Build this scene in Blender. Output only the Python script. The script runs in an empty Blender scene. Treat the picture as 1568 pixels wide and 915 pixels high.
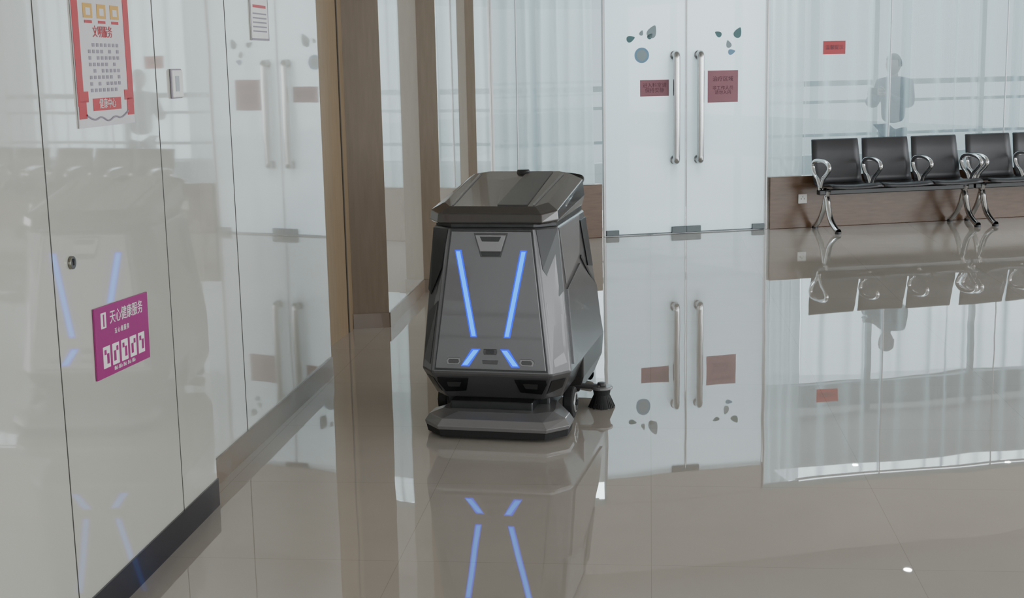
import bpy, bmesh, math, random
from mathutils import Matrix, Vector
random.seed(3)
scene = bpy.context.scene
COL = scene.collection

# ------------------------------------------------------------------ materials
def newmat(name):
    m = bpy.data.materials.new(name); m.use_nodes = True
    return m, m.node_tree, m.node_tree.nodes['Principled BSDF']

def pmat(name, col, rough=0.4, metal=0.0, coat=0.0, ior=1.5, var=0.05, vscale=6.0, emit=None, estr=0.0, bump=0.0, bscale=40.0):
    m, nt, b = newmat(name)
    b.inputs['Roughness'].default_value = rough
    b.inputs['Metallic'].default_value = metal
    b.inputs['Coat Weight'].default_value = coat
    b.inputs['Coat Roughness'].default_value = 0.02
    b.inputs['IOR'].default_value = ior
    tc = nt.nodes.new('ShaderNodeTexCoord')
    n = nt.nodes.new('ShaderNodeTexNoise'); n.inputs['Scale'].default_value = vscale
    n.inputs['Detail'].default_value = 3
    nt.links.new(tc.outputs['Object'], n.inputs['Vector'])
    r = nt.nodes.new('ShaderNodeValToRGB')
    r.color_ramp.elements[0].position = 0.3; r.color_ramp.elements[1].position = 0.7
    r.color_ramp.elements[0].color = tuple(c*(1-var) for c in col)+(1,)
    r.color_ramp.elements[1].color = tuple(min(1, c*(1+var)) for c in col)+(1,)
    nt.links.new(n.outputs['Fac'], r.inputs['Fac'])
    nt.links.new(r.outputs['Color'], b.inputs['Base Color'])
    if emit:
        b.inputs['Emission Color'].default_value = (*emit, 1)
        b.inputs['Emission Strength'].default_value = estr
    if bump > 0:
        n2 = nt.nodes.new('ShaderNodeTexNoise'); n2.inputs['Scale'].default_value = bscale
        nt.links.new(tc.outputs['Object'], n2.inputs['Vector'])
        bp = nt.nodes.new('ShaderNodeBump'); bp.inputs['Strength'].default_value = bump
        bp.inputs['Distance'].default_value = 0.01
        nt.links.new(n2.outputs['Fac'], bp.inputs['Height'])
        nt.links.new(bp.outputs['Normal'], b.inputs['Normal'])
        nt.links.new(bp.outputs['Normal'], b.inputs['Coat Normal'])
    return m

def woodmat(name, c1, c2, rough=0.35, scale=(6, 6, 0.6)):
    m, nt, b = newmat(name)
    tc = nt.nodes.new('ShaderNodeTexCoord'); mp = nt.nodes.new('ShaderNodeMapping')
    mp.inputs['Scale'].default_value = scale
    n = nt.nodes.new('ShaderNodeTexNoise'); n.inputs['Scale'].default_value = 7; n.inputs['Detail'].default_value = 6
    r = nt.nodes.new('ShaderNodeValToRGB')
    r.color_ramp.elements[0].position = .3; r.color_ramp.elements[1].position = .7
    r.color_ramp.elements[0].color = (*c1, 1); r.color_ramp.elements[1].color = (*c2, 1)
    nt.links.new(tc.outputs['Object'], mp.inputs['Vector']); nt.links.new(mp.outputs['Vector'], n.inputs['Vector'])
    nt.links.new(n.outputs['Fac'], r.inputs['Fac']); nt.links.new(r.outputs['Color'], b.inputs['Base Color'])
    b.inputs['Roughness'].default_value = rough
    return m

def floormat():
    m, nt, b = newmat('polished_floor_tile')
    tc = nt.nodes.new('ShaderNodeTexCoord'); mp = nt.nodes.new('ShaderNodeMapping')
    mp.inputs['Rotation'].default_value = (0, 0, math.radians(6))
    nt.links.new(tc.outputs['Object'], mp.inputs['Vector'])
    br = nt.nodes.new('ShaderNodeTexBrick')
    br.offset = 0.0
    br.inputs['Scale'].default_value = 1.0
    br.inputs['Brick Width'].default_value = 0.8; br.inputs['Row Height'].default_value = 0.8
    br.inputs['Mortar Size'].default_value = 0.0012
    br.inputs['Color1'].default_value = (.47, .43, .385, 1); br.inputs['Color2'].default_value = (.48, .44, .393, 1)
    br.inputs['Mortar'].default_value = (.37, .335, .295, 1)
    nt.links.new(mp.outputs['Vector'], br.inputs['Vector'])
    n = nt.nodes.new('ShaderNodeTexNoise'); n.inputs['Scale'].default_value = 3; n.inputs['Detail'].default_value = 8
    nt.links.new(tc.outputs['Object'], n.inputs['Vector'])
    mx = nt.nodes.new('ShaderNodeMix'); mx.data_type = 'RGBA'; mx.blend_type = 'MULTIPLY'
    mx.inputs['Factor'].default_value = 0.2
    r = nt.nodes.new('ShaderNodeValToRGB'); r.color_ramp.elements[0].color = (.75, .75, .75, 1)
    r.color_ramp.elements[0].position = .3; r.color_ramp.elements[1].position = .7
    nt.links.new(n.outputs['Fac'], r.inputs['Fac'])
    nt.links.new(br.outputs['Color'], mx.inputs['A']); nt.links.new(r.outputs['Color'], mx.inputs['B'])
    nt.links.new(mx.outputs['Result'], b.inputs['Base Color'])
    b.inputs['Roughness'].default_value = 0.012
    b.inputs['IOR'].default_value = 2.5
    n2 = nt.nodes.new('ShaderNodeTexNoise'); n2.inputs['Scale'].default_value = 1.6; n2.inputs['Detail'].default_value = 1
    nt.links.new(tc.outputs['Object'], n2.inputs['Vector'])
    bp = nt.nodes.new('ShaderNodeBump'); bp.inputs['Strength'].default_value = 0.06; bp.inputs['Distance'].default_value = 0.02
    nt.links.new(n2.outputs['Fac'], bp.inputs['Height']); nt.links.new(bp.outputs['Normal'], b.inputs['Normal'])
    return m

def glassmat(name, tint, milk, milkcol, gl=0.0, trans=.5, gloss=True, sheer=False):
    m = bpy.data.materials.new(name); m.use_nodes = True; nt = m.node_tree; nt.nodes.clear()
    out = nt.nodes.new('ShaderNodeOutputMaterial')
    tr = nt.nodes.new('ShaderNodeBsdfTransparent'); tr.inputs['Color'].default_value = (*tint, 1)
    di = nt.nodes.new('ShaderNodeBsdfDiffuse'); di.inputs['Color'].default_value = (*milkcol, 1)
    tl = nt.nodes.new('ShaderNodeBsdfTranslucent'); tl.inputs['Color'].default_value = (*milkcol, 1)
    md = nt.nodes.new('ShaderNodeMixShader'); md.inputs[0].default_value = trans
    nt.links.new(di.outputs[0], md.inputs[1]); nt.links.new(tl.outputs[0], md.inputs[2])
    m1 = nt.nodes.new('ShaderNodeMixShader')
    tc = nt.nodes.new('ShaderNodeTexCoord'); n = nt.nodes.new('ShaderNodeTexNoise'); n.inputs['Scale'].default_value = 1.2
    nt.links.new(tc.outputs['Object'], n.inputs['Vector'])
    mr = nt.nodes.new('ShaderNodeMapRange'); mr.inputs['To Min'].default_value = max(0, milk-.02); mr.inputs['To Max'].default_value = min(1, milk+.02)
    nt.links.new(n.outputs['Fac'], mr.inputs['Value'])
    fac = mr.outputs['Result']
    if sheer:   # woven cloth is denser when seen edge-on
        lw = nt.nodes.new('ShaderNodeLayerWeight'); lw.inputs['Blend'].default_value = .5
        m3 = nt.nodes.new('ShaderNodeMapRange'); m3.inputs['To Max'].default_value = .98
        nt.links.new(lw.outputs['Facing'], m3.inputs['Value']); nt.links.new(fac, m3.inputs['To Min'])
        fac = m3.outputs['Result']
    nt.links.new(fac, m1.inputs[0])
    nt.links.new(tr.outputs[0], m1.inputs[1]); nt.links.new(md.outputs[0], m1.inputs[2])
    if gloss:
        gs = nt.nodes.new('ShaderNodeBsdfGlossy'); gs.inputs['Roughness'].default_value = 0.01
        fr = nt.nodes.new('ShaderNodeLayerWeight'); fr.inputs['Blend'].default_value = .25+gl
        m2 = nt.nodes.new('ShaderNodeMixShader')
        nt.links.new(fr.outputs['Fresnel'], m2.inputs[0]); nt.links.new(m1.outputs[0], m2.inputs[1]); nt.links.new(gs.outputs[0], m2.inputs[2])
        nt.links.new(m2.outputs[0], out.inputs[0])
    else:
        nt.links.new(m1.outputs[0], out.inputs[0])
    return m

MAT = {}
MAT['floor'] = floormat()
MAT['cream'] = pmat('cream_glass_panel', (.54, .535, .48), .04, coat=1.0, ior=1.75, var=.03, vscale=1.5, bump=.04, bscale=1.5)
MAT['tan'] = woodmat('tan_wood_veneer', (.18, .135, .092), (.21, .16, .112), .4)
MAT['door_wood'] = woodmat('wood_door_veneer', (.23, .165, .10), (.265, .195, .122), .35)
MAT['brown'] = woodmat('brown_wood_panel', (.11, .06, .033), (.15, .084, .047), .25, (1, 6, 6))
MAT['base_tan'] = pmat('tan_skirting', (.17, .125, .09), .3, coat=.2)
MAT['base_dark'] = pmat('dark_steel_skirting', (.045, .046, .06), .15, metal=.6, coat=.4)
MAT['ceil'] = pmat('ceiling_paint', (.61, .58, .55), .8)
MAT['soffit'] = pmat('soffit_paint', (.50, .465, .42), .6)
MAT['seam'] = pmat('dark_seam', (.05, .045, .04), .5)
MAT['frost'] = glassmat('frosted_door_glass', (.85, .93, .95), .978, (.78, .92, .99), .0)
MAT['glass'] = glassmat('wall_glass', (.84, .92, .95), .10, (.66, .78, .84), .0)
MAT['curtain'] = glassmat('sheer_curtain', (.9, .95, .96), .80, (.74, .80, .82), 0, .45, False, True)
MAT['curtain2'] = glassmat('light_sheer_curtain', (.95, .98, .98), .26, (.62, .71, .75), 0, .5, False, True)
MAT['chrome'] = pmat('chrome', (.72, .72, .72), .15, metal=1)
MAT['handle'] = pmat('handle_steel', (.48, .48, .48), .16, metal=1)
MAT['steel'] = pmat('brushed_steel', (.42, .42, .42), .35, metal=.8)
MAT['white_frame'] = pmat('window_frame', (.38, .42, .44), .4)
MAT['rail'] = pmat('dark_rail', (.12, .14, .15), .4, metal=.3)
MAT['far_rail'] = pmat('grey_rail', (.26, .30, .32), .5)
MAT['black'] = pmat('black_plastic', (.008, .008, .009), .3)
MAT['rubber'] = pmat('rubber', (.012, .012, .012), .7)
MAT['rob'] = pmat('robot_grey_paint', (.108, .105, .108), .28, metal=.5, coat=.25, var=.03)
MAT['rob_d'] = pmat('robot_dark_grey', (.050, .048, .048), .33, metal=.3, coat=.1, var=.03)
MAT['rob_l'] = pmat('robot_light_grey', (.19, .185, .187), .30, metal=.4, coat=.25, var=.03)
MAT['lid'] = pmat('robot_lid', (.060, .054, .050), .18, metal=.3, coat=.5, var=.03)
MAT['led'] = pmat('blue_led', (.0, .01, .2), .6, ior=1.1, emit=(.0, .015, 1.0), estr=1.9)
MAT['led_core'] = pmat('blue_led_core', (.0, .05, .3), .6, ior=1.1, emit=(.0, .27, 1.0), estr=2.3)
MAT['red'] = pmat('red_print', (.45, .015, .025), .4)
MAT['pink'] = pmat('maroon_film', (.26, .085, .115), .4)
MAT['magenta'] = pmat('magenta_print', (.30, .012, .15), .35)
MAT['white'] = pmat('white_print', (.78, .78, .76), .4)
MAT['paper'] = pmat('paper', (.62, .60, .62), .5)
MAT['greytext'] = pmat('grey_text', (.28, .25, .30), .5)
MAT['darktext'] = pmat('dark_red_text', (.10, .02, .04), .5)
MAT['gold'] = pmat('gold_print', (.62, .36, .08), .5)
MAT['dkgreen'] = pmat('green_leaf_decal', (.05, .15, .16), .4)
MAT['greydecal'] = pmat('grey_decal', (.24, .32, .35), .4)
MAT['bluedot'] = pmat('blue_dot_decal', (.14, .30, .46), .4)
MAT['bench'] = pmat('black_perforated_metal', (.040, .039, .043), .42, metal=.2)
MAT['lamp'] = pmat('downlight_emitter', (1, 1, 1), .4, emit=(1, .97, .9), estr=110)
MAT['skin'] = pmat('skin', (.25, .18, .15), .5)
MAT['shirt'] = pmat('grey_jacket', (.04, .05, .06), .8)
MAT['hair'] = pmat('black_hair', (.02, .018, .016), .6)
MAT['trouser'] = pmat('dark_trousers', (.04, .045, .06), .8)
MAT['tag'] = pmat('lock_brass', (.25, .24, .2), .3, metal=1)

# ------------------------------------------------------------------ geometry helpers
def group(name, M=Matrix.Identity(4)):
    e = bpy.data.objects.new(name, None); e.empty_display_size = .1
    e.matrix_world = M; COL.objects.link(e); return e

def mesh_obj(name, verts, faces, mat, parent=None, M=None, bevel=0, seg=2, smooth=False, fmats=None, solid=0):
    me = bpy.data.meshes.new(name); me.from_pydata([tuple(v) for v in verts], [], faces)
    mats = mat if isinstance(mat, (list, tuple)) else [mat]
    for k in mats: me.materials.append(MAT[k])
    if fmats:
        for p, i in zip(me.polygons, fmats): p.material_index = i
    bm = bmesh.new(); bm.from_mesh(me); bmesh.ops.recalc_face_normals(bm, faces=bm.faces); bm.to_mesh(me); bm.free()
    if smooth:
        for p in me.polygons: p.use_smooth = True
    o = bpy.data.objects.new(name, me); COL.objects.link(o)
    if parent: o.parent = parent
    elif M is not None: o.matrix_world = M
    if solid:
        s = o.modifiers.new('solid', 'SOLIDIFY'); s.thickness = solid; s.offset = 0
    if bevel:
        b = o.modifiers.new('bevel', 'BEVEL'); b.width = bevel; b.segments = seg; b.limit_method = 'ANGLE'
    return o

def boxdata(c, s):
    x, y, z = c; a, b, d = s[0]/2, s[1]/2, s[2]/2
    v = [(x+i*a, y+j*b, z+k*d) for k in (-1, 1) for j in (-1, 1) for i in (-1, 1)]
    f = [(0, 2, 3, 1), (4, 5, 7, 6), (0, 1, 5, 4), (2, 6, 7, 3), (0, 4, 6, 2), (1, 3, 7, 5)]
    return v, f

def box(name, c, s, mat, parent=None, M=None, bevel=0):
    v, f = boxdata(c, s); return mesh_obj(name, v, f, mat, parent, M, bevel)

def multibox(name, L, mat, parent=None, M=None, bevel=0):
    V = []; F = []; fm = []
    for it in L:
        c, s = it[0], it[1]; mi = it[2] if len(it) > 2 else 0
        v, f = boxdata(c, s); o = len(V); V += v; F += [tuple(i+o for i in q) for q in f]; fm += [mi]*6
    return mesh_obj(name, V, F, mat, parent, M, bevel, fmats=fm)

def sheets(name, L, mat, parent):
    """thin glass sheets: list of (x0,x1,z0,z1,y)"""
    V = []; F = []
    for x0, x1, z0, z1, y in L:
        o = len(V); V += [(x0, y, z0), (x1, y, z0), (x1, y, z1), (x0, y, z1)]; F.append((o, o+1, o+2, o+3))
    return mesh_obj(name, V, F, mat, parent)

def loft(name, rings, mat, parent=None, M=None, bevel=0, smooth=False, caps=True, fmats=None):
    n = len(rings[0]); V = [p for r in rings for p in r]; F = []
    for i in range(len(rings)-1):
        for j in range(n):
            F.append((i*n+j, i*n+(j+1) % n, (i+1)*n+(j+1) % n, (i+1)*n+j))
    if caps:
        F.append(tuple(range(n))); F.append(tuple((len(rings)-1)*n+j for j in range(n)))
    return mesh_obj(name, V, F, mat, parent, M, bevel, smooth=smooth, fmats=fmats)

def cyl(name, c, r, h, mat, parent=None, axis='Z', n=32, r2=None, bevel=0, M=None):
    r2 = r if r2 is None else r2; rings = []
    for rr, hh in ((r, -h/2), (r2, h/2)):
        ring = []
        for i in range(n):
            a = 2*math.pi*i/n; p = (rr*math.cos(a), rr*math.sin(a), hh)
            if axis == 'X': p = (p[2], p[0], p[1])
            if axis == 'Y': p = (p[0], p[2], p[1])
            ring.append((p[0]+c[0], p[1]+c[1], p[2]+c[2]))
        rings.append(ring)
    return loft(name, rings, mat, parent, M, bevel)

def tube(name, pts, r, mat, parent=None, M=None, cyclic=False, flat=None):
    cu = bpy.data.curves.new(name, 'CURVE'); cu.dimensions = '3D'; cu.bevel_depth = r; cu.bevel_resolution = 4
    sp = cu.splines.new('NURBS' if flat is None else 'POLY'); sp.points.add(len(pts)-1)
    for i, p in enumerate(pts): sp.points[i].co = (*p, 1)
    if flat is None: sp.use_endpoint_u = True; sp.order_u = 3
    sp.use_cyclic_u = cyclic
    o = bpy.data.objects.new(name+'_c', cu); COL.objects.link(o)
    dg = bpy.context.evaluated_depsgraph_get(); dg.update()
    me = bpy.data.meshes.new_from_object(o.evaluated_get(dg))
    bpy.data.objects.remove(o)
    me.materials.clear(); me.materials.append(MAT[mat])
    for p in me.polygons: p.use_smooth = True
    q = bpy.data.objects.new(name, me); COL.objects.link(q)
    if parent: q.parent = parent
    elif M is not None: q.matrix_world = M
    return q

def text(name, s, size, T, mat, parent):
    cu = bpy.data.curves.new(name, 'FONT'); cu.body = s; cu.size = size; cu.extrude = 0.0004
    cu.align_x = 'CENTER'; cu.align_y = 'CENTER'
    o = bpy.data.objects.new(name+'_t', cu); COL.objects.link(o)
    dg = bpy.context.evaluated_depsgraph_get(); dg.update()
    me = bpy.data.meshes.new_from_object(o.evaluated_get(dg)); bpy.data.objects.remove(o)
    me.transform(T); me.materials.clear(); me.materials.append(MAT[mat])
    q = bpy.data.objects.new(name, me); COL.objects.link(q); q.parent = parent
    return q

# ------------------------------------------------------------------ room layout
S = .107
SB = .117
CH = 3.2
def A(y): return -1.08 + S*(y-4.66)
def B(y): return -.929 + SB*(y-6.69)
path = [(A(-6), -6), (A(4.66), 4.66), (B(4.667), 4.667), (B(6.69), 6.69), (-1.13, 6.72), (-.958, 7.93), (-.744, 7.96),
        (-.609, 9.2), (-.48, 9.21), (-.325, 10.7), (-.255, 10.71), (-.14, 11.79)]
segm = [0, 0, 0, 1, 2, 1, 0, 1, 0, 1, 0]
n = len(path)
V = [(x, y, 0) for x, y in path]+[(x, y, CH) for x, y in path]
back = [(x-.45, y) for x, y in path]
V += [(x, y, 0) for x, y in back]+[(x, y, CH) for x, y in back]
F = []; fm = []
for i in range(n-1):
    F.append((i, i+1, n+i+1, n+i)); fm.append(segm[i])
    F.append((2*n+i, 2*n+i+1, 3*n+i+1, 3*n+i)); fm.append(1)
    F.append((n+i, n+i+1, 3*n+i+1, 3*n+i)); fm.append(1)
    F.append((i, i+1, 2*n+i+1, 2*n+i)); fm.append(1)
F.append((0, n, 3*n, 2*n)); fm.append(1)
F.append((n-1, 2*n-1, 4*n-1, 3*n-1)); fm.append(1)
mesh_obj('wall_left', V, F, ['cream', 'tan', 'door_wood'], fmats=fm)

def segstrip(L):
    V = []; F = []; fm = []
    for p0, p1, t, z0, z1, mi in L:
        d = Vector((p1[0]-p0[0], p1[1]-p0[1])).normalized(); nx, ny = d[1]*t, -d[0]*t
        o = len(V)
        q = [p0, p1, (p1[0]+nx, p1[1]+ny), (p0[0]+nx, p0[1]+ny)]
        V += [(x, y, z0) for x, y in q]+[(x, y, z1) for x, y in q]
        for f in [(0, 1, 2, 3), (4, 5, 6, 7), (0, 1, 5, 4), (1, 2, 6, 5), (2, 3, 7, 6), (3, 0, 4, 7)]:
            F.append(tuple(o+i for i in f)); fm.append(mi)
    return V, F, fm
bb = [((A(-6), -6), (A(4.66), 4.66), .006, 0.0, .10, 1), ((B(4.67), 4.67), (B(6.69), 6.69), .008, 0, .10, 0),
      ((-.958, 7.93), (-.744, 7.96), .008, 0, .09, 0), ((-.744, 7.96), (-.609, 9.2), .008, 0, .09, 0),
      ((-.609, 9.2), (-.48, 9.21), .008, 0, .09, 0), ((-.48, 9.21), (-.325, 10.7), .008, 0, .09, 0), ((-.255, 10.71), (-.15, 11.72), .008, 0, .09, 0)]
v, f, m_ = segstrip(bb); mesh_obj('baseboard_left', v, f, ['base_tan', 'base_dark'], fmats=m_)
sm = []
for y in (.6, 1.7, 2.62, 3.483, 4.314):
    sm.append(((A(y), y), (A(y+.004), y+.004), .0012, .1, CH, 0))
for y in (5.30,):
    sm.append(((B(y), y), (B(y+.005), y+.005), .0012, .1, CH, 0))
v, f, m_ = segstrip(sm); mesh_obj('trim_1', v, f, ['seam'], fmats=m_)
v, f, m_ = segstrip([((-.975, 7.81), (-.972, 7.83), .004, 0, CH, 0)])
mesh_obj('trim_2', v, f, ['seam'], fmats=m_)

mesh_obj('floor', [(-4, -6.2, 0), (12, -6.2, 0), (12, 20, 0), (-4, 20, 0), (-4, -6.2, -.1), (12, -6.2, -.1), (12, 20, -.1), (-4, 20, -.1)],
         [(0, 1, 2, 3), (4, 5, 6, 7), (0, 1, 5, 4), (1, 2, 6, 5), (2, 3, 7, 6), (3, 0, 4, 7)], 'floor')
box('ceiling', (4, 6.9, CH+.05), (16, 26.2, .1), 'ceil')

# ---- back glass wall
WANG = math.atan(.22)
W = Matrix.Translation((1.603, 12.173, 0)) @ Matrix.Rotation(WANG, 4, 'Z')
SL, SR = -1.80, 8.6
multibox('wall_back', [((( SL+SR)/2, .06, 2.86), (SR-SL, .16, .68), 0),
                       ((0, .03, 2.40), (1.54, .08, .24), 0)], ['soffit'], M=W)
wl = group('window_1', W)
sheets('glass_panes', [(-1.78, -.78, .48, 2.52, 0)], 'glass', wl)
multibox('frame', [((-.775, 0, 1.25), (.016, .04, 2.5)), ((-1.785, 0, 1.25), (.02, .06, 2.5)), ((-1.56, 0, 1.5), (.010, .02, 2.03))], 'steel', wl, bevel=.003)
wr = group('window_2', W)
xs = [.80, 2.0, 3.2, 4.4, 5.6, 6.8, 8.0]
sheets('glass_panes', [(a+.003, b-.003, .48, 2.52, 0) for a, b in zip(xs, xs[1:])], 'glass', wr)
multibox('frame', [((.778, 0, 1.25), (.014, .04, 2.5))]+[((a, 0, 1.49), (.008, .016, 2.02)) for a in xs[1:]], 'steel', wr, bevel=.002)
multibox('baseboard_back', [((-1.285, 0, .24), (.96, .10, .48), 0), ((4.7, 0, .24), (7.8, .10, .48), 0)], ['brown'], M=W, bevel=.004)
so = group('wall_socket', W @ Matrix.Translation((1.12, -.052, .27)))
box('plate', (0, -.004, 0), (.086, .008, .086), 'white', so, bevel=.003)
multibox('slots', [((-.015, -.009, .0), (.004, .003, .014)), ((.015, -.009, .0), (.004, .003, .014)), ((0, -.009, .018), (.004, .003, .012))], 'black', so)

def door(name, sgn):
    g = group(name, W)
    x0, x1 = (.004, .762)
    cx = sgn*(x0+x1)/2
    sheets('leaf_glass', [(min(sgn*x0, sgn*x1), max(sgn*x0, sgn*x1), .006, 2.28, -.006)], 'frost', g)
    multibox('clamps', [((sgn*.07, 0, .035), (.14, .05, .06)), ((sgn*.70, 0, .03), (.12, .05, .05)), ((sgn*.07, 0, 2.25), (.13, .04, .06))], 'rail', g, bevel=.004)
    box('bottom_seal', (cx, 0, .008), (x1-x0, .02, .012), 'rail', g)
    box('meeting_edge', (sgn*.006, -.001, 1.143), (.004, .016, 2.27), 'steel', g)
    box('hinge_edge', (sgn*.760, -.001, 1.143), (.004, .016, 2.27), 'steel', g)
    h = sgn*.114
    for side in (-1, 1):
        yy = side*.07
        tube('handle_%s' % ('front' if side < 0 else 'rear'), [(h, side*.007, .67), (h, yy*.9, .655), (h, yy, .68), (h, yy, .73), (h, yy, 1.1), (h, yy, 1.54), (h, yy, 1.59), (h, yy*.9, 1.615), (h, side*.007, 1.60)], .032, 'handle', g)
        for z, k in ((.67, 1), (1.60, 2)):
            cyl('handle_rose_%s_%d' % ('front' if side < 0 else 'rear', k), (h, side*.010, z), .040, .006, 'steel', g, 'Y')
    return g
def leafshape(name, x, z, L, ang, mat, g):
    pts = []
    for i in range(20):
        t = 2*math.pi*i/20; px = L/2*math.cos(t); pz = L*.42*math.sin(t)*(1-.5*math.cos(t))*.8
        pts.append((x+px*math.cos(ang)-pz*math.sin(ang), -.0095, z+px*math.sin(ang)+pz*math.cos(ang)))
    mesh_obj(name, pts, [tuple(range(20))], mat, g, solid=.001)
d1 = door('door_1', -1); d2 = door('door_2', 1)
leafshape('leaf_decal_1', -.52, 1.75, .08, .3, 'dkgreen', d1)
leafshape('leaf_decal_2', -.42, 1.80, .05, 1.2, 'greydecal', d1)
leafshape('leaf_decal_3', -.32, 1.81, .12, 1.1, 'greydecal', d1)
leafshape('leaf_decal_5', -.34, 1.77, .06, .8, 'dkgreen', d1)
leafshape('leaf_decal_1', .30, 1.78, .07, 2.6, 'dkgreen', d2)
leafshape('leaf_decal_2', .40, 1.69, .07, 1.9, 'greydecal', d2)
leafshape('leaf_decal_3', .49, 1.79, .10, 1.1, 'dkgreen', d2)
leafshape('leaf_decal_4', .43, 1.62, .07, .2, 'bluedot', d2)
cyl('dot_decal', (-.418, -.0095, 1.605), .068, .001, 'bluedot', d1, 'Y')
cyl('dot_decal_inner', (-.418, -.0102, 1.605), .048, .001, 'greydecal', d1, 'Y')
box('sign_panel', (-.30, -.0095, 1.315), (.27, .003, .145), 'pink', d1)
box('sign_panel', (.348, -.0095, 1.315), (.29, .003, .285), 'pink', d2)
TX = Matrix.Rotation(math.radians(90), 4, 'X')
text('sign_text', '进入科室请\n保持安静', .045, Matrix.Translation((-.30, -.0118, 1.315)) @ TX, 'darktext', d1)
text('sign_text', '治疗区域', .05, Matrix.Translation((.348, -.0118, 1.38)) @ TX, 'darktext', d2)
text('sign_text_small', '非工作人员\n请勿入内', .04, Matrix.Translation((.348, -.0118, 1.28)) @ TX, 'darktext', d2)
rs = group('red_notice_sign', W @ Matrix.Translation((1.43, -.0085, 1.64)))
box('plate', (0, 0, 0), (.22, .004, .12), 'red', rs)
text('lettering', '温馨提示', .045, Matrix.Translation((0, -.0028, 0)) @ TX, 'darktext', rs)

# ---- curtains behind glass
def curtain(name, s0, s1, y, mat, fold, amp, z0=.05, z1=2.55):
    g = group(name, W)
    nx = max(8, int((s1-s0)/fold*14)); V = []; F = []
    for i in range(nx+1):
        s = s0+(s1-s0)*i/nx
        ph = 2*math.pi*(s-s0)/fold+1.2*math.sin(s*6.3)
        am = amp*(.65+.35*math.sin(s*9.1+1))
        for z, k in ((z0, 1.15), (1.2, 1.0), (z1, .7)):
            V.append((s+.012*math.sin(ph*.5+z), y+am*k*math.sin(ph), z))
    for i in range(nx):
        for j in range(2):
            F.append((i*3+j, (i+1)*3+j, (i+1)*3+j+1, i*3+j+1))
    mesh_obj('fabric', V, F, mat, g, smooth=True)
    tube('rod', [(s0-.03, y, z1+.01), ((s0+s1)/2, y, z1+.01), (s1+.03, y, z1+.01)], .012, 'steel', g)
curtain('sheer_curtain', -1.73, -.80, .26, 'curtain', .14, .08)
curtain('sheer_curtain', .82, 1.24, .26, 'curtain', .12, .07)
curtain('sheer_curtain', 1.30, 7.6, .32, 'curtain2', .22, .05)

# ---- inner room
multibox('wall_inner_left', [((-1.95, 2.5, 1.6), (.1, 4.7, 3.2))], 'soffit', M=W)
multibox('wall_inner_right', [((8.2, 2.5, 1.6), (.1, 4.7, 3.2))], 'soffit', M=W)
wf = group('window_3', W @ Matrix.Translation((0, 4.8, 0)))
L = []
for s in (-1.85, -.3, 1.25, 2.8, 4.35, 5.9, 7.45, 8.2):
    L.append(((s, 0, 1.6), (.07, .08, 3.2)))
L.append(((3.2, 0, .15), (10.1, .1, .3))); L.append(((3.2, 0, 2.95), (10.1, .1, .3)))
multibox('frame', L, 'white_frame', wf, bevel=.01)
multibox('rails', [((3.2, .05, 1.22), (10.1, .05, .07)), ((3.2, .05, .98), (10.1, .04, .04)), ((3.2, .05, .55), (10.1, .04, .04))], 'far_rail', wf)

# ---- hall openings behind / right
wh = group('window_4', Matrix.Translation((4.5, -6, 0)))
L = [((x, 0, 1.6), (.1, .12, 3.2)) for x in (-6.6, -4.4, -2.2, 0, 2.2, 4.4, 6.6)]
L += [((0, 0, .2), (13.2, .12, .4)), ((0, 0, 3.0), (13.2, .12, .4))]
multibox('frame', L, 'white_frame', wh)
multibox('rails', [((0, .1, 1.1), (13.2, .05, .06)), ((0, .1, .8), (13.2, .04, .04))], 'far_rail', wh)
wq = group('window_5', Matrix.Translation((11, 3.8, 0)))
L = [((0, y, 1.6), (.12, .1, 3.2)) for y in (-9.6, -7, -4.5, -2, .5, 3, 5.5, 8, 9.6)]
L += [((0, 0, .2), (.12, 19.4, .4)), ((0, 0, 3.0), (.12, 19.4, .4))]
multibox('frame', L, 'white_frame', wq)

# ---- downlights
def downlight(x, y):
    g = group('ceiling_downlight', Matrix.Translation((x, y, CH)))
    cyl('rim', (0, 0, -.006), .06, .012, 'white_frame', g)
    cyl('bulb', (0, 0, -.014), .035, .006, 'lamp', g)
for p in [(3.65, 11.9), (1.6, 9.0), (3.8, 8.5), (5.5, 10.5), (1.2, 5.0), (3.6, 4.5), (-.35, 9.8)]:
    downlight(*p)
for p in [(5.8, 15.2), (6.5, 16.0), (4.9, 14.2), (4.0, 15.2), (5.2, 13.7)]:
    downlight(*p)

# ------------------------------------------------------------------ things on the left wall
LW = math.atan(S)
def wallA(y, z, off=.0):
    R = Matrix.Rotation(math.radians(90)-LW, 4, 'Z')
    return Matrix.Translation((A(y)+.001+off, y, z)) @ R
def wallB(y, z):
    R = Matrix.Rotation(math.radians(90)-math.atan(SB), 4, 'Z')
    return Matrix.Translation((B(y)+.001, y, z)) @ R
g = group('purple_wall_sign', wallA(3.90, .785) @ Matrix.Rotation(math.radians(2.5), 4, 'Y'))
box('board', (0, -.003, 0), (.40, .005, .205), 'magenta', g)
text('title', '天心健康服务', .042, Matrix.Translation((.03, -.0062, .062)) @ TX, 'white', g)
box('logo', (-.14, -.006, .062), (.035, .001, .045), 'white', g)
box('logo_bar', (-.14, -.0068, .062), (.008, .001, .035), 'magenta', g)
text('subtitle', '五 心 级 服 务', .018, Matrix.Translation((-.01, -.0062, .02)) @ TX, 'white', g)
L = []; L2 = []
for i in range(5):
    x = -.13+i*.066
    L.append(((x, -.0062, -.045), (.048, .001, .062)))
    L2.append(((x+.008*(-1)**i, -.0070, -.05), (.016, .001, .03))); L2.append(((x-.010*(-1)**i, -.0070, -.03), (.014, .001, .014)))
multibox('icons', L, 'white', g); multibox('icon_detail', L2, 'magenta', g)
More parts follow.
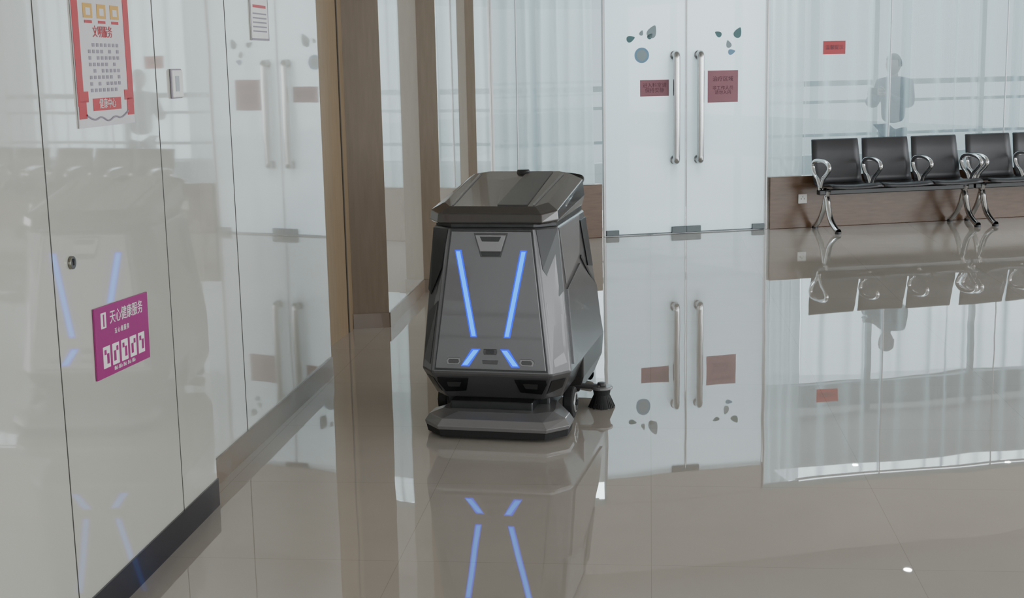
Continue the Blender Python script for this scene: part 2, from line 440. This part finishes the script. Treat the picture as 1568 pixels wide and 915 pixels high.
text('caption', '细心  耐心  热心  爱心  诚心', .013, Matrix.Translation((0, -.0062, -.088)) @ TX, 'white', g)
# red poster
g = group('red_border_poster', wallA(3.908, 1.70))
box('paper', (0, -.002, 0), (.40, .003, .60), 'paper', g)
multibox('red_border', [((-.180, -.0042, .03), (.040, .001, .54)), ((.180, -.0042, .03), (.040, .001, .54)), ((0, -.0042, .285), (.40, .001, .03))], 'red', g)
multibox('corner_ornaments', [((-.172, -.0044, -.25), (.05, .001, .05)), ((.172, -.0044, -.25), (.05, .001, .05)), ((-.16, -.0044, -.215), (.06, .001, .03)), ((.16, -.0044, -.215), (.06, .001, .03)), ((0, -.0044, -.238), (.20, .001, .035))], 'red', g)
tube('garland', [(-.15, -.005, -.265), (-.1, -.005, -.285), (-.05, -.005, -.27), (0, -.005, -.29), (.05, -.005, -.272), (.1, -.005, -.285), (.15, -.005, -.262)], .0025, 'greytext', g)
text('title', '文明服务', .035, Matrix.Translation((0, -.005, -.037)) @ TX, 'red', g)
L = []
for i in range(8):
    for j in range(8):
        if (i*5+j*3) % 11 > 1: L.append(((-.1+.0285*i, -.0045, -.072-.018*j), (.016, .001, .010)))
multibox('body_text', L, 'greytext', g)
multibox('gold_pictures', [((-.095+.095*i, -.0045, .022), (.062, .001, .04)) for i in range(3)], 'gold', g, bevel=0)
multibox('picture_details', [((-.095+.095*i, -.0052, .020), (.03, .001, .02)) for i in range(3)], 'paper', g)
multibox('red_captions', [((-.095+.095*i, -.0045, -.008), (.05, .001, .008)) for i in range(3)], 'red', g)
text('headline', '医院文明公约', .045, Matrix.Translation((0, -.005, .15)) @ TX, 'red', g)
text('footer', '健康中心', .03, Matrix.Translation((0, -.0052, -.238)) @ TX, 'paper', g)
g = group('white_wall_poster', wallB(5.745, 1.86))
box('paper', (0, -.002, 0), (.25, .003, .38), 'white', g)
multibox('red_header', [((0, -.0042, .08), (.2, .001, .03)), ((0, -.0042, .0), (.18, .001, .012)), ((0, -.0042, -.05), (.18, .001, .012))], 'red', g)
multibox('text_lines', [((0, -.0042, -.08-.018*i), (.19, .001, .006)) for i in range(5)], 'greytext', g)
multibox('edge', [((0, -.004, -.185), (.25, .001, .008)), ((-.122, -.004, 0), (.006, .001, .38)), ((.122, -.004, 0), (.006, .001, .38))], 'greytext', g)
g = group('wall_switch', wallA(4.485, 1.51))
box('plate', (0, -.006, 0), (.09, .012, .09), 'white', g, bevel=.004)
box('plate_edge', (0, -.003, 0), (.096, .006, .096), 'greytext', g, bevel=.002)
box('rocker', (-.015, -.013, 0), (.03, .004, .05), 'white_frame', g, bevel=.001)
g = group('cabinet_lock', wallA(3.594, 1.046))
cyl('escutcheon', (0, -.004, 0), .018, .008, 'tag', g, 'Y', bevel=.001)
box('keyhole', (0, -.009, 0), (.004, .002, .014), 'black', g)
cyl('keyhole_top', (0, -.0088, .006), .005, .002, 'black', g, 'Y', 16)

# ------------------------------------------------------------------ robot
R0 = Matrix.Translation((-.11, 5.49, 0)) @ Matrix.Rotation(math.radians(-13), 4, 'Z')
rb = group('floor_scrubber_robot', R0)
secs = [(.135, .21, .12, .28, .20, 1.0), (.255, .262, .055, .330, .15, 1.12), (.875, .185, .13, .272, .20, .92)]
def sec(z):
    for a, b in zip(secs, secs[1:]):
        if z <= b[0]+1e-6:
            t = (z-a[0])/(b[0]-a[0]); return [a[i]+(b[i]-a[i])*t for i in range(6)]
    return list(secs[-1])
def ring(s, k=0.0):
    z, hf, yf, hw, yc, yb = s
    return [(-hf, yf-k, z), (hf, yf-k, z), (hw+k, yc, z), (hw+k, yb-.08, z), (hf, yb, z), (-hf, yb, z), (-hw-k, yb-.08, z), (-hw-k, yc, z)]
loft('body_shell', [ring(s) for s in secs], 'rob', rb, bevel=.010)
loft('rear_skirt', [[(-.29, .56, .065), (.29, .56, .065), (.29, .98, .065), (-.29, .98, .065)],
                    [(-.322, .50, .15), (.322, .50, .15), (.322, 1.04, .15), (-.322, 1.04, .15)],
                    [(-.328, .47, .26), (.328, .47, .26), (.328, 1.06, .26), (-.328, 1.06, .26)]], 'rob_d', rb, bevel=.008)
loft('neck_gasket', [[(x*.97, .5+(y-.5)*.97, z) for x, y, z in ring(list(sec(.875)))], [(x*.97, .5+(y-.5)*.97, .92) for x, y, z in ring(list(sec(.875)))]], 'black', rb)
def fr(name, poly, mat, off=.003, th=.003, bev=.001):
    V = [(x, sec(z)[2]-off, z) for x, z in poly]
    V2 = [(x, sec(z)[2]-off-th, z) for x, z in poly]
    loft(name, [V, V2], mat, rb, bevel=bev)
def ch(name, poly, mat, side=1, off=.003, th=.003):
    a = []; b = []
    for u, z in poly:
        s = sec(z); x = s[1]+(s[3]-s[1])*u; y = s[2]+(s[4]-s[2])*u
        nx, ny = .72, -.69
        a.append((side*(x+nx*(-.002)), y+ny*(-.002), z)); b.append((side*(x+nx*off), y+ny*off, z))
    loft(name, [a, b], mat, rb)
def sd(name, poly, mat, side=1, off=.004):
    a = [(side*(sec(z)[3]-.002), y, z) for y, z in poly]; b = [(side*(sec(z)[3]+off), y, z) for y, z in poly]
    loft(name, [a, b], mat, rb, bevel=.001)
fr('front_panel_seam', [(-.178, .868), (.178, .868), (.248, .270), (-.248, .270)], 'black', .0, .003)
fr('front_panel', [(-.172, .86), (.172, .86), (.242, .277), (-.242, .277)], 'rob', .003, .006, .003)
fr('latch_seam', [(-.074, .852), (.074, .852), (.044, .752), (-.044, .752)], 'rob_d', .009, .002)
fr('latch_panel', [(-.068, .846), (.068, .846), (.046, .775), (-.046, .775)], 'rob_l', .010, .006, .003)
fr('latch_slot', [(-.046, .838), (.046, .838), (.036, .818), (-.036, .818)], 'black', .014, .004)
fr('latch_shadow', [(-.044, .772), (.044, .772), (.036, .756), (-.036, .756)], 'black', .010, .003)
def led(nm, x0, z0, x1, z1, w):
    fr(nm+'_halo', [(x0-w*.85, z0+.006), (x0+w*.85, z0+.006), (x1+w*.85, z1-.006), (x1-w*.85, z1-.006)], 'led', .009, .002)  # halo around the core, imitated by a wider glowing blue strip
    fr(nm+'_core', [(x0-w*.50, z0), (x0+w*.50, z0), (x1+w*.50, z1), (x1-w*.50, z1)], 'led_core', .010, .003)
for s, nme in ((-1, 'left'), (1, 'right')):
    led('led_strip_'+nme, s*.142, .775, s*.072, .42, .017)
    led('led_lower_'+nme, s*.062, .36, s*.110, .297, .022)
    fr('lamp_bezel_'+nme, [(s*.132, .326), (s*.182, .326), (s*.192, .314), (s*.187, .298), (s*.137, .298), (s*.127, .31)], 'rob_l', .009, .005)
    fr('lamp_lens_'+nme, [(s*.139, .321), (s*.177, .321), (s*.183, .312), (s*.179, .303), (s*.142, .303), (s*.135, .311)], 'rob_d', .013, .003)
    fr('vent_'+nme, [(s*.10, .235), (s*.238, .235), (s*.240, .215), (s*.212, .165), (s*.12, .172)], 'black', .001, .004)
    fr('vent_glass_'+nme, [(s*.135, .215), (s*.20, .215), (s*.195, .19), (s*.145, .192)], 'rob_d', .004, .003)
    ch('corner_black_'+nme, [(.05, .865), (.98, .865), (.98, .60), (.75, .58), (.15, .70)], 'black', s)
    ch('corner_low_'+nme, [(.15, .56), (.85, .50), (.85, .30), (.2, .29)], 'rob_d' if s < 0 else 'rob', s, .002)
    ch('vent_corner_'+nme, [(.1, .230), (.8, .230), (.8, .185), (.1, .165)], 'black', s, .003)
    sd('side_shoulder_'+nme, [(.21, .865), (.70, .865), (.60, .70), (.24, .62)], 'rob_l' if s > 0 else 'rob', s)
    sd('side_panel_'+nme, [(.24, .60), (.58, .66), (.94, .50), (.96, .30), (.20, .28)], 'rob', s, .008)
    sd('side_grille_'+nme, [(.70, .84), (.84, .84), (.90, .60), (.78, .62)], 'black', s, .006)
    sd('side_seam_'+nme, [(.62, .68), (.64, .69), (.95, .50), (.93, .49)], 'black', s, .006)
fr('sensor_bezel', [(-.028, .366), (.028, .366), (.030, .352), (.026, .342), (-.026, .342), (-.030, .352)], 'rob_d', .009, .004)
fr('sensor_lens', [(-.018, .361), (.018, .361), (.018, .347), (-.018, .347)], 'black', .013, .002)
fr('badge', [(-.035, .318), (.035, .318), (.032, .302), (-.032, .302)], 'rob_d', .009, .002)
def oct(hf, yf, hw, yc, yr, yb, zf, zb):
    pts = [(-hf, yf), (hf, yf), (hw, yc), (hw, yr), (hf*.9, yb), (-hf*.9, yb), (-hw, yr), (-hw, yc)]
    return [(x, y, zf+(zb-zf)*(y-yf)/(yb-yf)) for x, y in pts]
loft('lid_shell', [oct(.215, .105, .272, .19, .80, .88, .890, .90), oct(.225, .09, .281, .17, .82, .90, .900, .95),
                   oct(.222, .098, .276, .175, .80, .88, .935, 1.03), oct(.185, .15, .228, .22, .75, .80, .962, 1.057)], 'lid', rb, bevel=.004)
def lidpt(x, y, off=.002):
    return (x, y, .962+(1.057-.962)*(y-.15)/.65+off)
loft('lid_stripe', [[lidpt(*p, 0) for p in ((.02, .165), (.15, .165), (.14, .78), (.02, .78))], [lidpt(*p, .004) for p in ((.02, .165), (.15, .165), (.14, .78), (.02, .78))]], 'rob_d', rb)
for s, nme in ((-1, 'left'), (1, 'right')):
    loft('lid_edge_'+nme, [[lidpt(*p, 0) for p in ((s*.172, .17), (s*.18, .17), (s*.20, .74), (s*.19, .74))], [lidpt(*p, .005) for p in ((s*.172, .17), (s*.18, .17), (s*.20, .74), (s*.19, .74))]], 'rob_l', rb)
loft('rear_tower', [[(-.24, .90, .3), (.24, .90, .3), (.24, 1.10, .3), (-.24, 1.10, .3)], [(-.235, .82, .93), (.235, .82, .93), (.22, .95, .93), (-.22, .95, .93)],
                    [(-.20, .76, 1.05), (.20, .76, 1.05), (.19, .86, 1.05), (-.19, .86, 1.05)]], 'rob_d', rb, bevel=.01)
cyl('top_sensor', (.0, .78, 1.052), .035, .030, 'black', rb, r2=.028, bevel=.004)
tube('push_handle', [(-.23, .90, .98), (-.25, .96, 1.0), (-.23, 1.0, 1.02), (0, 1.01, 1.03), (.23, 1.0, 1.02), (.25, .96, 1.0), (.23, .90, .98)], .012, 'black', rb)
box('chassis', (0, .50, .105), (.46, .66, .09), 'black', rb, bevel=.01)
# bumper
BO = -.075; BXO = .03
def bum(z, k):
    return [(x+BXO, y+BO, z) for x, y in ((-.235+k, 0+k), (.235-k, 0+k), (.315-k, .09+k*.5), (.315-k, .20-k*.3), (.22, .32), (-.22, .32), (-.315+k, .20-k*.3), (-.315+k, .09+k*.5))]
loft('bumper_skirt', [bum(.012, .012), bum(.042, .006)], 'rubber', rb)
loft('bumper_cover', [bum(.042, .004), bum(.058, 0), bum(.086, .018), bum(.106, .075)], 'rob_l', rb, bevel=.002)
box('bumper_mount', (0, .16, .115), (.36, .22, .05), 'black', rb, bevel=.006)
# wheels
for s, nme in ((-1, 'left'), (1, 'right')):
    cyl('wheel_tyre_'+nme, (s*.285, .36, .070), .070, .045, 'rubber', rb, 'X', bevel=.008)
    cyl('wheel_hub_'+nme, (s*.309, .36, .070), .045, .008, 'steel', rb, 'X', bevel=.003)
    cyl('wheel_cap_'+nme, (s*.314, .36, .070), .014, .008, 'black', rb, 'X')
    multibox('wheel_spokes_'+nme, [((s*.314, .36, .070), (.004, .07, .01)), ((s*.314, .36, .070), (.004, .01, .07))], 'rob_d', rb)
    cyl('caster_'+nme, (s*.18, .90, .045), .045, .03, 'rubber', rb, 'X', bevel=.005)
# side brush
BX, BY = .395, .56
box('brush_arm', (.33, BY-.01, .098), (.12, .04, .018), 'rob_d', rb, bevel=.005)
cyl('brush_disc', (BX, BY, .092), .050, .014, 'rob_l', rb, bevel=.004)
cyl('brush_motor', (BX, BY, .106), .02, .018, 'rob_d', rb, bevel=.004)
cyl('brush_core', (BX, BY, .072), .036, .03, 'rubber', rb, r2=.042)
V = []; F = []
for i in range(60):
    a = 2*math.pi*i/60+random.uniform(-.03, .03); r0 = .034; r1 = random.uniform(.050, .064); w_ = .003
    ca, sa = math.cos(a), math.sin(a); o = len(V)
    for r, z in ((r0, .066), (r1, .002)):
        V += [(BX+r*ca-w_*sa, BY+r*sa+w_*ca, z), (BX+r*ca+w_*sa, BY+r*sa-w_*ca, z), (BX+(r-.006)*ca, BY+(r-.006)*sa, z)]
    F += [(o, o+1, o+4, o+3), (o+1, o+2, o+5, o+4), (o+2, o, o+3, o+5)]
mesh_obj('brush_bristles', V, F, 'rubber', rb)
tube('squeegee', [(-.26, 1.06, .03), (-.15, 1.12, .03), (0, 1.14, .03), (.15, 1.12, .03), (.26, 1.06, .03)], .026, 'rubber', rb)
box('squeegee_link', (0, 1.04, .08), (.12, .22, .05), 'black', rb)

# ------------------------------------------------------------------ bench chairs
def bench(name, s0, nseat=3):
    g = group(name, W @ Matrix.Translation((s0, 0, 0)))
    P = .50
    prof = [(-.575, .405), (-.56, .425), (-.50, .432), (-.38, .415), (-.24, .405), (-.19, .42), (-.165, .47), (-.14, .58), (-.115, .70), (-.095, .80), (-.085, .81)]
    for i in range(nseat):
        x0 = i*P+.012; x1 = (i+1)*P-.012
        for nm, pr in (('seat', prof[:6]), ('backrest', prof[5:])):
            V = []; F = []; m = 8
            for y, z in pr:
                for j in range(m+1):
                    t = j/m*2-1; dip = .012*(1-t*t)
                    if nm == 'seat': V.append((x0+(x1-x0)*j/m, y, z-dip))
                    else:
                        k = 1-.04*max(0, (z-.6))/.2
                        xc = (x0+x1)/2; V.append((xc+(x1-x0)/2*t*k, y+dip, z))
            for a in range(len(pr)-1):
                for j in range(m):
                    o = a*(m+1)+j; F.append((o, o+1, o+m+2, o+m+1))
            mesh_obj('%s_%d' % (nm, i+1), V, F, 'bench', g, smooth=True, solid=.016)
        box('seat_bracket_%d' % (i+1), ((x0+x1)/2, -.33, .385), (.10, .22, .02), 'black', g)
    box('beam', (nseat*P/2, -.34, .352), (nseat*P+.04, .07, .045), 'black', g, bevel=.006)
    for i in range(nseat+1):
        x = i*P
        tube('armrest_%d' % (i+1), [(x, -.34, .37), (x, -.30, .46), (x, -.22, .50), (x, -.17, .57), (x, -.20, .625), (x, -.30, .64), (x, -.42, .635), (x, -.50, .61), (x, -.52, .57), (x, -.46, .52), (x, -.38, .47), (x, -.35, .40)], .019, 'chrome', g)
    for i, x in enumerate((.06, nseat*P-.06)):
        tube('leg_front_%d' % (i+1), [(x, -.30, .37), (x, -.36, .30), (x, -.38, .22), (x, -.44, .10), (x, -.56, .025), (x, -.60, .018)], .027, 'chrome', g)
        tube('leg_rear_%d' % (i+1), [(x, -.38, .37), (x, -.33, .30), (x, -.30, .20), (x, -.22, .09), (x, -.13, .025), (x, -.11, .018)], .025, 'chrome', g)
        cyl('foot_front_%d' % (i+1), (x, -.59, .01), .028, .02, 'black', g); cyl('foot_rear_%d' % (i+1), (x, -.12, .01), .028, .02, 'black', g)
bench('waiting_bench', 1.16); bench('waiting_bench', 2.72); bench('waiting_bench', 4.28)

# ------------------------------------------------------------------ figure added behind the glass to stand for a reflected person
PM = Matrix.Translation((4.02, 14.1, 0)) @ Matrix.Rotation(math.radians(-50), 4, 'Z') @ Matrix.Scale(.97, 4)
pg = group('reflected_person', PM)
def skin(name, J, E, mat, root=0, sub=2):
    me = bpy.data.meshes.new(name); me.from_pydata([j[0] for j in J], E, [])
    o = bpy.data.objects.new(name, me); COL.objects.link(o); o.parent = pg
    md = o.modifiers.new('skin', 'SKIN'); md.use_smooth_shade = True
    for v, j in zip(me.skin_vertices[0].data, J):
        r = j[1]; v.radius = r if isinstance(r, tuple) else (r, r); v.use_root = False
    me.skin_vertices[0].data[root].use_root = True
    s = o.modifiers.new('sub', 'SUBSURF'); s.levels = sub; s.render_levels = sub
    me.materials.append(MAT[mat]); return o
J = [((0, 0, .88), (.15, .11)), ((0, 0, 1.02), (.14, .10)), ((0, .01, 1.18), (.165, .12)), ((0, .01, 1.30), (.14, .11)), ((0, 0, 1.39), .055),
     ((.17, .01, 1.31), .070), ((.23, -.02, 1.08), .055), ((.17, -.20, 1.14), .045), ((.11, -.27, 1.20), .03),
     ((-.17, .01, 1.31), .070), ((-.24, -.01, 1.08), .055), ((-.18, -.19, 1.12), .045), ((-.10, -.27, 1.18), .03)]
E = [(0, 1), (1, 2), (2, 3), (3, 4), (3, 5), (5, 6), (6, 7), (7, 8), (3, 9), (9, 10), (10, 11), (11, 12)]
skin('jacket', J, E, 'shirt')
J = [((0, 0, .90), (.14, .10)), ((.09, 0, .80), .085), ((.10, -.01, .48), .06), ((.11, .01, .10), .042), ((-.09, 0, .80), .085), ((-.10, -.01, .48), .06), ((-.11, .01, .10), .042)]
skin('trousers', J, [(0, 1), (1, 2), (2, 3), (0, 4), (4, 5), (5, 6)], 'trouser')
for s, nme in ((-1, 'left'), (1, 'right')):
    skin('shoe_'+nme, [((s*.11, .04, .05), .045), ((s*.115, -.06, .045), .045), ((s*.12, -.15, .035), .033)], [(0, 1), (1, 2)], 'black')
    hx = s*.105
    palm = [((hx, -.27, 1.20), .022), ((hx*.85, -.32, 1.225), (.034, .018))]
    skin('palm_'+nme, palm, [(0, 1)], 'skin')
    for k in range(4):
        bx = hx*.85; zz = 1.20+.018*k; ln = (.8, .95, 1, .9)[k]
        skin('finger_%s_%d' % (nme, k+1), [((bx, -.325, zz), .009), ((bx-s*.02*ln, -.355, zz+.005), .009), ((bx-s*.045*ln, -.355, zz+.008), .008), ((bx-s*.055*ln, -.335, zz+.008), .007)], [(0, 1), (1, 2), (2, 3)], 'skin', sub=1)
    skin('thumb_'+nme, [((hx*.9, -.30, 1.245), .011), ((hx*.8, -.32, 1.275), .010), ((hx*.6, -.335, 1.285), .008)], [(0, 1), (1, 2)], 'skin', sub=1)
box('phone', (0, -.345, 1.24), (.15, .01, .075), 'black', pg, bevel=.003)
me = bpy.data.meshes.new('head'); bm = bmesh.new(); bmesh.ops.create_uvsphere(bm, u_segments=32, v_segments=24, radius=1)
for v in bm.verts:
    x, y, z = v.co
    jaw = 1-.28*max(0, -z)
    v.co = Vector((x*.075*jaw, y*.095*(1-.1*max(0, -z)), z*.115))
    if y < 0:
        if abs(x) < .22 and -.35 < z < .15: v.co.y -= .018*(1-abs(x)/.22)*(1-abs(z+.15)/.4)
        if .15 < abs(x) < .55 and .0 < z < .25: v.co.y += .006
        if abs(x) < .35 and -.62 < z < -.42: v.co.y -= .004
bm.to_mesh(me); bm.free()
for p in me.polygons: p.use_smooth = True
me.materials.append(MAT['skin']); me.transform(Matrix.Translation((0, -.015, 1.505)))
o = bpy.data.objects.new('head', me); COL.objects.link(o); o.parent = pg
skin('neck', [((0, .0, 1.34), .05), ((0, -.003, 1.44), .047)], [(0, 1)], 'skin')
me = bpy.data.meshes.new('hair'); bm = bmesh.new(); bmesh.ops.create_uvsphere(bm, u_segments=32, v_segments=20, radius=1)
bmesh.ops.delete(bm, geom=[v for v in bm.verts if v.co.z < -.3 or (v.co.y < -.35 and v.co.z < .45)], context='VERTS')
for v in bm.verts: v.co = Vector((v.co.x*.083, v.co.y*.103, v.co.z*.122))
bm.to_mesh(me); bm.free(); me.materials.append(MAT['hair']); me.transform(Matrix.Translation((0, -.012, 1.51)))
o = bpy.data.objects.new('hair', me); COL.objects.link(o); o.parent = pg; o.modifiers.new('s', 'SOLIDIFY').thickness = .008
for s, nme in ((-1, 'left'), (1, 'right')):
    skin('ear_'+nme, [((s*.074, 0, 1.485), (.006, .012)), ((s*.079, .003, 1.52), (.007, .016))], [(0, 1)], 'skin', sub=1)
    cyl('eye_'+nme, (s*.028, -.098, 1.515), .008, .006, 'black', pg, 'Y', 12)
box('mouth', (0, -.099, 1.452), (.04, .008, .008), 'pink', pg, bevel=.002)

# ------------------------------------------------------------------ world + lights
w = bpy.data.worlds.new('sky'); scene.world = w; w.use_nodes = True; nt = w.node_tree
bg = nt.nodes['Background']
tc = nt.nodes.new('ShaderNodeTexCoord'); sx = nt.nodes.new('ShaderNodeSeparateXYZ')
rp = nt.nodes.new('ShaderNodeValToRGB')
rp.color_ramp.elements[0].position = .35; rp.color_ramp.elements[0].color = (.46, .51, .53, 1)
rp.color_ramp.elements[1].position = .60; rp.color_ramp.elements[1].color = (.82, .92, .98, 1)
mr = nt.nodes.new('ShaderNodeMapRange'); mr.inputs['From Min'].default_value = -1; mr.inputs['From Max'].default_value = 1
nt.links.new(tc.outputs['Generated'], sx.inputs[0]); nt.links.new(sx.outputs['Z'], mr.inputs['Value'])
nt.links.new(mr.outputs['Result'], rp.inputs['Fac']); nt.links.new(rp.outputs['Color'], bg.inputs['Color'])
bg.inputs['Strength'].default_value = 1.25

def area(name, loc, rot, sx_, sy_, power, col):
    l = bpy.data.lights.new(name, 'AREA'); l.shape = 'RECTANGLE'; l.size = sx_; l.size_y = sy_; l.energy = power; l.color = col
    o = bpy.data.objects.new(name, l); COL.objects.link(o); o.location = loc; o.rotation_euler = rot; return o
area('daylight_rear', (4.5, -6.3, 1.7), (math.radians(90), 0, 0), 13, 2.6, 400, (.94, .98, 1))
area('daylight_side', (11.3, 3.8, 1.7), (0, math.radians(90), 0), 2.6, 19, 950, (.94, .98, 1))
o = area('daylight_inner', (0, 0, 0), (0, 0, 0), 9.8, 2.6, 170, (.86, .96, 1))
o.matrix_world = W @ Matrix.Translation((3.2, 5.3, 1.6)) @ Matrix.Rotation(math.radians(-90), 4, 'X')
area('inner_fill', tuple((W @ Vector((.2, 1.7, 3.15)))), (0, 0, WANG), 2.6, 1.6, 160, (.88, .97, 1))  # added fill lamp, brightens the frosted doors from behind
area('inner_fill.001', tuple((W @ Vector((4.2, 1.9, 3.15)))), (0, 0, WANG), 4.5, 1.0, 80, (.90, .97, 1))  # second added fill lamp, behind the right-hand glass

# ------------------------------------------------------------------ camera
cd = bpy.data.cameras.new('camera'); cam = bpy.data.objects.new('camera', cd); COL.objects.link(cam)
cd.sensor_width = 36; cd.lens = 2050/1568*36; cd.clip_start = .05
cam.matrix_world = Matrix.Translation((0, 0, 1.55)) @ Matrix.Rotation(math.radians(90-9.93), 4, 'X') @ Matrix.Rotation(math.radians(-1.2), 4, 'Z')
scene.camera = cam
